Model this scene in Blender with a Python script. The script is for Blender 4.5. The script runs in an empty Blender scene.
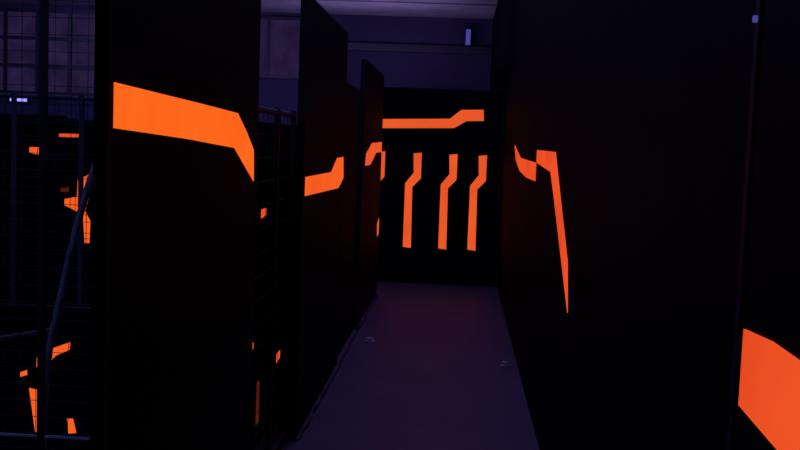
import bpy, math, bmesh, random
from mathutils import Matrix, Vector
D=bpy.data
col=bpy.context.scene.collection
try:
    bpy.context.scene.view_settings.view_transform='Standard'
except Exception: pass

def lin(r,g,b):
    f=lambda c:(c/255)/12.92 if c/255<=.04045 else ((c/255+.055)/1.055)**2.4
    return (f(r),f(g),f(b),1)

# ---------- materials ----------
def surf(name,c1,c2,rough=.5,scale=3,bump=.0,bscale=60,metal=0,spec=.5,stretch=(1,1,1)):
    m=D.materials.new(name); m.use_nodes=True; n=m.node_tree.nodes; l=m.node_tree.links
    b=n['Principled BSDF']; b.inputs['Metallic'].default_value=metal
    b.inputs['Specular IOR Level'].default_value=spec
    tc=n.new('ShaderNodeTexCoord'); mp=n.new('ShaderNodeMapping'); mp.inputs['Scale'].default_value=stretch
    l.new(tc.outputs['Object'],mp.inputs['Vector'])
    t=n.new('ShaderNodeTexNoise'); t.inputs['Scale'].default_value=scale; t.inputs['Detail'].default_value=6
    l.new(mp.outputs[0],t.inputs['Vector'])
    r=n.new('ShaderNodeValToRGB'); r.color_ramp.elements[0].color=(*c1,1); r.color_ramp.elements[1].color=(*c2,1)
    r.color_ramp.elements[0].position=.3; r.color_ramp.elements[1].position=.7
    l.new(t.outputs['Fac'],r.inputs[0]); l.new(r.outputs[0],b.inputs['Base Color'])
    mr=n.new('ShaderNodeMapRange'); mr.inputs['To Min'].default_value=rough-.06; mr.inputs['To Max'].default_value=rough+.06
    l.new(t.outputs['Fac'],mr.inputs[0]); l.new(mr.outputs[0],b.inputs['Roughness'])
    if bump:
        t2=n.new('ShaderNodeTexNoise'); t2.inputs['Scale'].default_value=bscale; t2.inputs['Detail'].default_value=4
        l.new(tc.outputs['Object'],t2.inputs['Vector'])
        bp=n.new('ShaderNodeBump'); bp.inputs['Strength'].default_value=bump; bp.inputs['Distance'].default_value=.01
        l.new(t2.outputs['Fac'],bp.inputs['Height']); l.new(bp.outputs[0],b.inputs['Normal'])
    return m
def fluo(name,ca,cb,strength=1.0):
    m=D.materials.new(name); m.use_nodes=True; n=m.node_tree.nodes; l=m.node_tree.links
    b=n['Principled BSDF']; b.inputs['Roughness'].default_value=.6; b.inputs['Base Color'].default_value=(.02,.004,.0,1)
    b.inputs['Specular IOR Level'].default_value=.1
    tc=n.new('ShaderNodeTexCoord'); t=n.new('ShaderNodeTexNoise'); t.inputs['Scale'].default_value=2.5; t.inputs['Detail'].default_value=3
    l.new(tc.outputs['Object'],t.inputs['Vector'])
    r=n.new('ShaderNodeValToRGB'); r.color_ramp.elements[0].color=ca; r.color_ramp.elements[1].color=cb
    r.color_ramp.elements[0].position=.35; r.color_ramp.elements[1].position=.65
    l.new(t.outputs['Fac'],r.inputs[0]); l.new(r.outputs[0],b.inputs['Emission Color'])
    b.inputs['Emission Strength'].default_value=strength
    return m
M_panel=surf('black_laminate',(.0014,.0022,.0070),(.0020,.0032,.0095),.62,2.5,.05,90,spec=.04)
M_panelR=surf('black_laminate_side',(.0009,.0018,.0060),(.0014,.0025,.0078),.66,2,.05,90,spec=.03)
M_edge=surf('panel_edging',(.006,.006,.012),(.010,.010,.018),.5,8,spec=.15)
M_strip=surf('cover_strip_metal',(.004,.005,.016),(.008,.009,.026),.5,5,spec=.2)
M_floor=surf('floor_vinyl',(.052,.054,.102),(.074,.074,.136),.55,3,.08,110,spec=.32)
M_base=surf('skirting_metal',(.006,.007,.015),(.10,.10,.17),.6,4,.1,80,spec=.2,stretch=(1,1.2,1))
M_hall=surf('hall_plaster',(.034,.026,.068),(.060,.044,.112),.8,.7,.1,40,spec=.2)
M_ceil=surf('ceiling_plaster',(.22,.20,.25),(.36,.32,.38),.85,1.0,.1,40)
M_beam=surf('painted_steel',(.014,.014,.03),(.022,.022,.045),.5,4)
M_wire=surf('black_wire',(.006,.007,.014),(.026,.026,.05),.5,3,spec=.15)
M_post=surf('black_post',(.006,.006,.012),(.011,.011,.02),.5,10,spec=.2)
M_grey=surf('dark_grey_frame',(.03,.032,.06),(.055,.058,.095),.5,6,spec=.3)
M_rail=surf('galvanised_tube',(.13,.14,.20),(.21,.22,.30),.45,12,metal=.1)
M_or1=fluo('fluorescent_orange',lin(255,107,28),lin(254,98,24))
M_or2=fluo('fluorescent_orange_mid',lin(250,96,34),lin(242,88,30))
M_or3=fluo('fluorescent_orange_far',lin(238,90,40),lin(228,82,36))
M_or4=fluo('fluorescent_orange_red',lin(238,82,36),lin(226,70,28))
M_dim=fluo('orange_glow_dim',lin(90,28,16),lin(50,16,10))  # dim orange glow for a painted stripe reflection and one faint mark
M_tube=fluo('violet_tube_glow',lin(150,140,255),lin(140,130,250),1.6)
M_tubed=fluo('dim_tube_and_glint',lin(78,70,160),lin(68,62,145),.9)
M_pane=fluo('lit_wall_pane_glow',lin(36,27,62),lin(24,18,46),1.0)  # glow of the lit hall wall, put into added panes
M_wht=surf('lamp_housing',(.4,.4,.45),(.55,.55,.6),.4,8)

# ---------- helpers ----------
def newobj(name,bm,mat,parent=None,label=None,cat=None,kind=None,group=None,loc=None):
    me=D.meshes.new(name); bm.normal_update(); bm.to_mesh(me); bm.free()
    me.materials.append(mat)
    o=D.objects.new(name,me); col.objects.link(o)
    if loc: o.location=loc
    if parent: o.parent=parent
    if label: o['label']=label
    if cat: o['category']=cat
    if kind: o['kind']=kind
    if group: o['group']=group
    return o
def addbox(bm,lo,hi,bev=0):
    r=bmesh.ops.create_cube(bm,size=1)
    c=[(a+b)/2 for a,b in zip(lo,hi)]; s=[b-a for a,b in zip(lo,hi)]
    for v in r['verts']:
        v.co=Vector((v.co.x*s[0]+c[0],v.co.y*s[1]+c[1],v.co.z*s[2]+c[2]))
    if bev:
        es=list({e for v in r['verts'] for e in v.link_edges})
        bmesh.ops.bevel(bm,geom=es,offset=bev,segments=2,affect='EDGES',profile=.6)
def box(name,lo,hi,mat,bev=0,**k):
    bm=bmesh.new(); addbox(bm,lo,hi,bev); return newobj(name,bm,mat,**k)
def addcyl(bm,p,q,r,seg=12):
    p=Vector(p);q=Vector(q);d=q-p
    m=Matrix.Translation((p+q)/2)@d.to_track_quat('Z','Y').to_matrix().to_4x4()
    bmesh.ops.create_cone(bm,cap_ends=True,segments=seg,radius1=r,radius2=r,depth=d.length,matrix=m)
def stripe(pts,axis,v,side,mat,parent,t=.003,name='stripe'):
    """flat cut-vinyl band on a plane axis=v ; side=+1/-1 outward normal"""
    bm=bmesh.new()
    def P(a,b,w): return Vector((w,a,b)) if axis==0 else Vector((a,w,b))
    vs=[bm.verts.new(P(a,b,v+side*.0005)) for a,b in pts]
    f=bm.faces.new(vs)
    r=bmesh.ops.extrude_face_region(bm,geom=[f])
    for e in r['geom']:
        if isinstance(e,bmesh.types.BMVert): e.co[axis]+=side*t
    bmesh.ops.recalc_face_normals(bm,faces=bm.faces)
    bmesh.ops.triangulate(bm,faces=[f for f in bm.faces if len(f.verts)>4])
    return newobj(name,bm,mat,parent=parent)

def maze_panel(lo,hi,thin,label,mat=None,group='maze partition panels'):
    e=D.objects.new('maze_panel',None); col.objects.link(e)
    e.empty_display_size=.2
    e['label']=label; e['category']='wall panel'; e['group']=group
    box('board',[a+(.012 if i!=thin else 0) for i,a in enumerate(lo)],[a-(.012 if i!=thin else 0) for i,a in enumerate(hi)],mat or M_panel,0,parent=e)
    bm=bmesh.new()
    other=[i for i in range(3) if i!=thin]
    q=0 if mat else .001
    for ax in other:
        o2=[i for i in other if i!=ax][0]
        for w in (0,1):
            l=list(lo);h=list(hi)
            if w==0: h[ax]=lo[ax]+.012
            else: l[ax]=hi[ax]-.012
            if ax==2:
                l[o2]+=.012; h[o2]-=.012
            l[thin]-=q; h[thin]+=q
            addbox(bm,l,h)
    newobj('edging',bm,mat or M_edge,parent=e)
    return e

# ---------- setting ----------
S='structure'
box('floor',(-12,-2,-.1),(3,20.2,0),M_floor,kind=S)
box('ceiling',(-12,-2,4.02),(3,20.2,4.15),M_ceil,kind=S)
box('wall_back',(-12,20,0),(3,20.2,4.02),M_hall,kind=S)
box('wall_left',(-12.2,-2,0),(-12,20.2,4.15),M_hall,kind=S)
box('wall_right',(.56,-2,0),(.72,20,4.02),M_panelR,kind=S)
box('trim_1',(-2.6,19.86,3.32),(.56,20,3.46),M_beam,kind=S)
for i in range(3):   # shallow ceiling battens
    y=13.9+i*2.0
    box('trim_%d'%(4+i),(-12,y,3.99),(.56,y+.10,4.02),M_ceil,kind=S)
def glow_pane(i,x0,x1,z0,z1,nx,nz,w=.035):  # added glowing framed pane standing in for lit wall
    box('glow_pane_%d'%i,(x0,19.975,z0),(x1,19.998,z1),M_pane,kind=S)
    bm=bmesh.new()
    for k in range(nx+1):
        x=x0+(x1-x0)*k/nx; addbox(bm,(x-w,19.93,z0-w),(x+w,20,z1+w))
    for k in range(nz+1):
        z=z0+(z1-z0)*k/nz; addbox(bm,(x0,19.935,z-w),(x1,19.997,z+w))
    newobj('trim_%d'%(i+1),bm,M_beam,kind=S)
glow_pane(1,-4.9,-2.85,2.75,3.9,2,1,.03)
glow_pane(2,-9.9,-7.25,2.25,3.9,4,3)
# skirting with a slightly uneven scuffed edge
random.seed(4)
bm=bmesh.new(); N=60; prev=None
for i in range(N+1):
    y=4.98+i*(10.0-4.98)/N; w=.012+random.random()*.016; h=.012+random.random()*.014
    cur=[bm.verts.new(q) for q in ((-.769,y,0),(-.769+w,y,0),(-.769+w*.8,y,h),(-.769,y,h))]
    if prev:
        for k in range(4): bm.faces.new((prev[k],prev[(k+1)%4],cur[(k+1)%4],cur[k]))
    else: bm.faces.new(cur)
    prev=cur
bm.faces.new(prev[::-1]); bmesh.ops.recalc_face_normals(bm,faces=bm.faces)
newobj('baseboard_left',bm,M_base,kind=S)

# ---------- left panels ----------
XL=-.77
p=maze_panel((XL-.032,2.165,0),(XL,3.80,2.27),0,'tall black partition panel with broad glowing orange bent stripe')
stripe([(2.195,1.657),(2.94,1.640),(3.437,1.627),(3.591,1.564),(3.723,1.498),(3.738,1.381),(3.404,1.507),(2.80,1.535),(2.195,1.556)],0,XL,1,M_or1,p)
p=maze_panel((XL-.04,4.98,0),(XL,6.72,2.26),0,'tall black partition panel with stepped orange stripe at chest height')
stripe([(5.03,1.354),(6.058,1.35),(6.337,1.432),(6.667,1.434),(6.708,1.292),(6.444,1.236),(5.03,1.257)],0,XL,1,M_or2,p)
p=maze_panel((XL-.04,8.07,0),(XL,10.0,2.20),0,'black partition panel with thin bent orange stripe near the corridor end')
stripe([(8.28,1.34),(8.74,1.34),(9.34,1.44),(9.97,1.44),(9.97,1.54),(8.87,1.53),(8.33,1.44)],0,XL,1,M_or3,p)
stripe([(9.80,.61),(9.76,.74),(9.96,.78),(9.97,.62)],0,XL,1,M_or3,p)
maze_panel((XL-.07,6.73,0),(XL-.03,8.06,1.95),0,'lower plain black partition panel set back from corridor')
p=maze_panel((-.99,3.85,0),(-.95,6.70,1.62),0,'lower black partition panel with orange reflections painted as small marks')  # orange reflections on this panel are drawn as small glowing marks
stripe([(4.82,1.195),(4.94,1.195),(4.94,1.16),(4.82,1.15)],0,-.95,1,M_or4,p)
stripe([(5.36,.365),(5.46,.365),(5.46,.325),(5.36,.315)],0,-.95,1,M_or4,p)
stripe([(4.65,.56),(4.71,.56),(4.71,.53),(4.65,.53)],0,-.95,1,M_or4,p)
stripe([(4.82,.33),(4.89,.33),(4.89,.12),(4.82,.12)],0,-.95,1,M_dim,p)  # dim stripe reflection, painted as a faint glowing band

# ---------- back panel ----------
YB=10.94
p=maze_panel((-1.0,YB,0),(.475,YB+.04,2.14),1,'black end panel with horizontal band and vertical orange bolts')
stripe([(-.84,1.79),(-.11,1.82),(.01,1.92),(.25,1.93),(.26,1.81),(.07,1.80),(-.06,1.72),(-.84,1.69)],1,YB,-1,M_or3,p)
bolt=[(0,1.43),(.09,1.44),(.09,1.16),(0,1.06),(.01,.39),(-.08,.40),(-.08,1.10),(.01,1.22)]
for dx in (-.89,-.49,-.10,.22):
    stripe([(a+dx,b) for a,b in bolt],1,YB,-1,M_or3,p)

# ---------- right panels ----------
XR=.48
ZT=3.45
p=maze_panel((XR,8.70,0),(XR+.04,10.93,ZT),0,'tall plain black corridor panel beside the end panel',M_panelR)
p=maze_panel((XR,6.18,0),(XR+.04,8.6995,ZT),0,'tall black corridor panel with bent orange band tapering away',M_panelR)
stripe([(8.658,1.56),(7.745,1.461),(6.195,1.453),(6.195,1.34),(7.0,1.335),(7.792,1.36),(8.401,1.435)],0,XR,-1,M_or4,p)
p=maze_panel((XR,4.05,0),(XR+.04,6.1795,ZT),0,'tall black corridor panel with orange band bending down',M_panelR)
stripe([(6.165,1.532),(4.993,1.529),(4.707,1.354),(4.226,1.072),(4.13,.871),(4.983,1.317),(5.205,1.424),(6.165,1.455)],0,XR,-1,M_or4,p)
p=maze_panel((XR,1.70,0),(XR+.04,4.0495,ZT),0,'tall plain black corridor panel with smooth dark face',M_panelR)
p=maze_panel((XR,.30,0),(XR+.04,1.66,ZT),0,'tall black corridor panel with wide orange stripe low down',M_panelR)
stripe([(1.645,1.267),(1.50,1.275),(1.272,1.27),(.9,1.27),(.9,1.13),(1.243,1.126),(1.448,1.128),(1.645,1.14)],0,XR,-1,M_or4,p)
e=box('cover_strip',(XR-.003,1.675,0),(XR+.04,1.70,ZT),M_strip,.001,label='slim dark metal cover strip between two black panels',cat='trim strip')
bm=bmesh.new(); addcyl(bm,(XR-.009,1.687,1.772),(XR-.003,1.687,1.772),.006,16); newobj('glint_cap',bm,M_tubed,parent=e,label='small added round cap glowing as a bluish glint')  # highlight on the strip, made as a tiny glowing cap

# ---------- fences ----------
def fence(a,b,z0,z1,cell,label,midrails=(),midposts=(),r=.0013,toprail=M_post,pm=M_post,brace=False):
    e=D.objects.new('mesh_fence',None); col.objects.link(e); e['label']=label; e['category']='fence'
    a=Vector((*a,0)); b=Vector((*b,0)); L=(b-a).length; u=(b-a)/L
    bm=bmesh.new()
    n=int(L/cell)
    for i in range(1,n+1):
        q=a+u*(i*cell); 
        if i*cell<L-.02: addcyl(bm,q+Vector((0,0,z0)),q+Vector((0,0,z1)),r,5)
    k=int((z1-z0)/cell)
    for i in range(1,k+1):
        z=z0+i*cell
        if z<z1-.01: addcyl(bm,a+Vector((0,0,z)),b+Vector((0,0,z)),r,5)
    newobj('wire_mesh',bm,M_wire,parent=e)
    for q in [a,b]+[a+u*s for s in midposts]:
        bm=bmesh.new(); addbox(bm,(q.x-.012,q.y-.012,0),(q.x+.012,q.y+.012,z1+.02),.003); newobj('post',bm,pm,parent=e)
    for z,m in ((z0,M_post),(z1,toprail)):
        bm=bmesh.new(); addcyl(bm,a+Vector((0,0,z)),b+Vector((0,0,z)),.013,8); newobj('frame_rail',bm,m,parent=e)
    for z in midrails:
        bm=bmesh.new(); addcyl(bm,a+Vector((0,0,z)),b+Vector((0,0,z)),.008,8); newobj('middle_rail',bm,M_rail,parent=e,label='greyish metal rail')
    if brace:
        bm=bmesh.new(); addcyl(bm,a+u*(L-.55)+Vector((0,.03,z0)),b+Vector((0,.03,z1)),.010,8); newobj('diagonal_brace',bm,pm,parent=e)
    return e
fence((-2.4,3.5),(-.88,3.5),.08,2.3,.06,'tall black welded wire mesh fence with grey rail',(.425,),(.92,),r=.0012)
fence((-.82,3.86),(-.82,4.92),.06,1.66,.10,'black wire mesh railing with thin top rail between panels',(),(.62,),r=.0012,toprail=M_grey)
fence((-3.0,5.4),(-1.55,5.4),.08,1.72,.10,'dark grey wire mesh fence with upright posts and brace',(),(.55,.93,1.15),r=.0016,toprail=M_grey,pm=M_grey,brace=True)

# handrail behind fence : straight sloping tube with bent foot standing on the floor
pts=[Vector(q) for q in [(-1.38,3.9,1.55),(-1.45,3.9,1.37),(-1.50,3.9,1.20),(-1.54,3.9,1.03),(-1.58,3.9,.84),(-1.61,3.9,.70),(-1.63,3.9,.55),(-1.64,3.9,.30),(-1.64,3.9,.0)]]
path=[]
for i in range(len(pts)-1):
    p0=pts[max(i-1,0)];p1=pts[i];p2=pts[i+1];p3=pts[min(i+2,len(pts)-1)]
    for s in range(8):
        t=s/8
        path.append(.5*((2*p1)+(p2-p0)*t+(2*p0-5*p1+4*p2-p3)*t*t+(3*p1-p0-3*p2+p3)*t**3))
path.append(pts[-1])
bm=bmesh.new(); rings=[]
for i,q in enumerate(path):
    d=(path[min(i+1,len(path)-1)]-path[max(i-1,0)]).normalized()
    yv=Vector((0,1,0)); s=d.cross(yv).normalized()
    rings.append([bm.verts.new(q+.015*(math.cos(a)*s+math.sin(a)*yv)) for a in [2*math.pi*k/10 for k in range(10)]])
for A,B in zip(rings,rings[1:]):
    for k in range(10): bm.faces.new((A[k],A[(k+1)%10],B[(k+1)%10],B[k]))
bm.faces.new(rings[0]); bm.faces.new(rings[-1][::-1])
bmesh.ops.recalc_face_normals(bm,faces=bm.faces)
for f in bm.faces: f.smooth=True
e=newobj('handrail',bm,M_rail,label='sloping dim grey metal tube handrail behind wire mesh',cat='handrail')
bm=bmesh.new(); addcyl(bm,(-1.60,3.9,.74),(-2.3,3.9,.60),.011,10); addcyl
newobj('lower_rail',bm,M_grey,parent=e,label='darker thin lower rail')

# left background maze panels
p=maze_panel((-2.6,4.3,0),(-1.45,4.34,.76),1,'low black partition with angular orange outline marks')
k=4.3/4.0
def sc(pts): return [(x*k,1.55-(1.55-z)*k) for x,z in pts]
stripe(sc([(-1.712,.560),(-1.710,.600),(-1.65,.640),(-1.57,.672),(-1.572,.640),(-1.63,.612),(-1.66,.578)]),1,4.3,-1,M_or2,p)
stripe(sc([(-1.742,.470),(-1.71,.464),(-1.682,.285),(-1.715,.285)]),1,4.3,-1,M_or2,p)
stripe(sc([(-1.78,.535),(-1.752,.545),(-1.75,.525),(-1.78,.515)]),1,4.3,-1,M_or2,p)
stripe(sc([(-1.58,.35),(-1.555,.352),(-1.54,.29),(-1.572,.285)]),1,4.3,-1,M_or2,p)
p=maze_panel((-3.9,7,0),(-2.30,7.04,1.62),1,'black partition with angular orange stripe seen through mesh')
stripe([(-2.705,1.19),(-2.63,1.23),(-2.615,1.10),(-2.65,.97),(-2.61,.90),(-2.615,.74),(-2.65,.74),(-2.66,.88),(-2.70,.96),(-2.80,1.005),(-2.80,1.05),(-2.71,1.07)],1,7,-1,M_or2,p)
stripe([(-3.06,1.41),(-2.935,1.415),(-2.935,1.375),(-3.0,1.36),(-3.06,1.37)],1,7,-1,M_or2,p)
stripe([(-2.845,1.515),(-2.69,1.518),(-2.69,1.495),(-2.845,1.488)],1,7,-1,M_or4,p)
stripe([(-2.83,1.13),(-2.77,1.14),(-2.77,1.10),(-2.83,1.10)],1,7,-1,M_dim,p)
maze_panel((-7.5,11.5,0),(-4.6,11.54,1.70),1,'plain black partition panel further back in hall')

# ---------- lamps ----------
def tube_lamp(a,b,label,glow,r=.018):
    e=D.objects.new('tube_lamp',None); col.objects.link(e); e['label']=label; e['category']='lamp'
    a=Vector(a); b=Vector(b)
    bm=bmesh.new(); addcyl(bm,a,b,r,12); newobj('lamp_tube',bm,glow,parent=e)
    u=(b-a).normalized()
    for q,s in ((a,-1),(b,1)):
        bm=bmesh.new(); addcyl(bm,q,q+u*s*.03,r*1.4,12); newobj('end_cap',bm,M_beam,parent=e)
    return e
def ceil_lamp(x,y,L):
    e=tube_lamp((x,y-L/2,3.93),(x,y+L/2,3.93),'long violet fluorescent blacklight tube under ceiling',M_tube)
    e['group']='blacklight ceiling tubes'
    box('lamp_housing',(x-.05,y-L/2-.05,3.955),(x+.05,y+L/2+.05,4.02),M_wht,.004,parent=e)
for x,y in ((-.2,3),(-.2,8),(-3,5),(-3,10)): ceil_lamp(x,y,1.2)
e=tube_lamp((-9.12,19.93,2.10),(-8.76,19.93,2.10),'short horizontal bluish white tube lamp on wall',M_tube,.03)
box('lamp_housing',(-9.2,19.95,2.05),(-8.68,20.0,2.15),M_beam,.004,parent=e)
e=tube_lamp((.09,19.80,3.48),(.09,19.80,3.78),'short vertical dim violet lamp on hall wall',M_tubed,.045)
box('lamp_housing',(.03,19.83,3.46),(.15,20.0,3.82),M_beam,.004,parent=e)

def area(loc,rot,sx,sy,c,e):
    l=D.lights.new('violet_fill','AREA'); l.shape='RECTANGLE'; l.size=sx; l.size_y=sy; l.color=c; l.energy=e
    o=D.objects.new('violet_fill',l); o.location=loc; o.rotation_euler=rot; col.objects.link(o); return o
V=(.40,.31,1)
area((-.2,8,3.88),(0,0,0),.3,5,V,24)
area((-.2,4.5,3.88),(0,0,0),.3,2,V,8)
area((-1.6,17.5,2.6),(math.pi,0,0),1.6,1.6,(.54,.44,1),18)  # added upward fill to brighten the ceiling, no fixture here
area((-1.2,17.6,2.6),(math.radians(100),0,0),2.5,.5,(.48,.36,1),9)  # added fill giving the upper far wall its violet glow
area((-3.6,17.6,2.6),(math.radians(105),0,0),1.5,.5,(.48,.36,1),9)  # same kind of added fill, further left
area((-7,17,3.8),(math.radians(50),0,0),3,1,(.35,.32,1),50)  # added fill for the left end of the far wall
area((-2.5,2.2,3.88),(0,0,0),1,1,(.3,.32,1),30)  # added fill to bring out the left fence and handrail
area((-2.8,6.0,3.88),(0,0,0),1,.3,(.35,.32,1),8)  # added small fill over the mesh behind

# floor fittings
for x,y in ((.39,6.98),(-.62,7.6)):
    bm=bmesh.new(); addcyl(bm,(x,y,0),(x,y,.012),.035,20); addcyl(bm,(x,y,.012),(x,y,.034),.024,12)
    newobj('floor_stud',bm,M_wht,label='small round pale metal stud on the floor',cat='floor stud')

w=D.worlds.new('world'); bpy.context.scene.world=w; w.use_nodes=True
w.node_tree.nodes['Background'].inputs[0].default_value=(.004,.003,.01,1)
w.node_tree.nodes['Background'].inputs[1].default_value=.3

cam=D.cameras.new('camera'); cam.lens=45; cam.sensor_width=36; cam.clip_start=.05
co=D.objects.new('camera',cam); col.objects.link(co)
R=Matrix.Rotation(math.radians(3.186),4,'Z')@Matrix.Rotation(math.radians(90-4.756),4,'X')@Matrix.Rotation(math.radians(2.2),4,'Z')
co.matrix_world=Matrix.Translation((0,0,1.55))@R
bpy.context.scene.camera=co
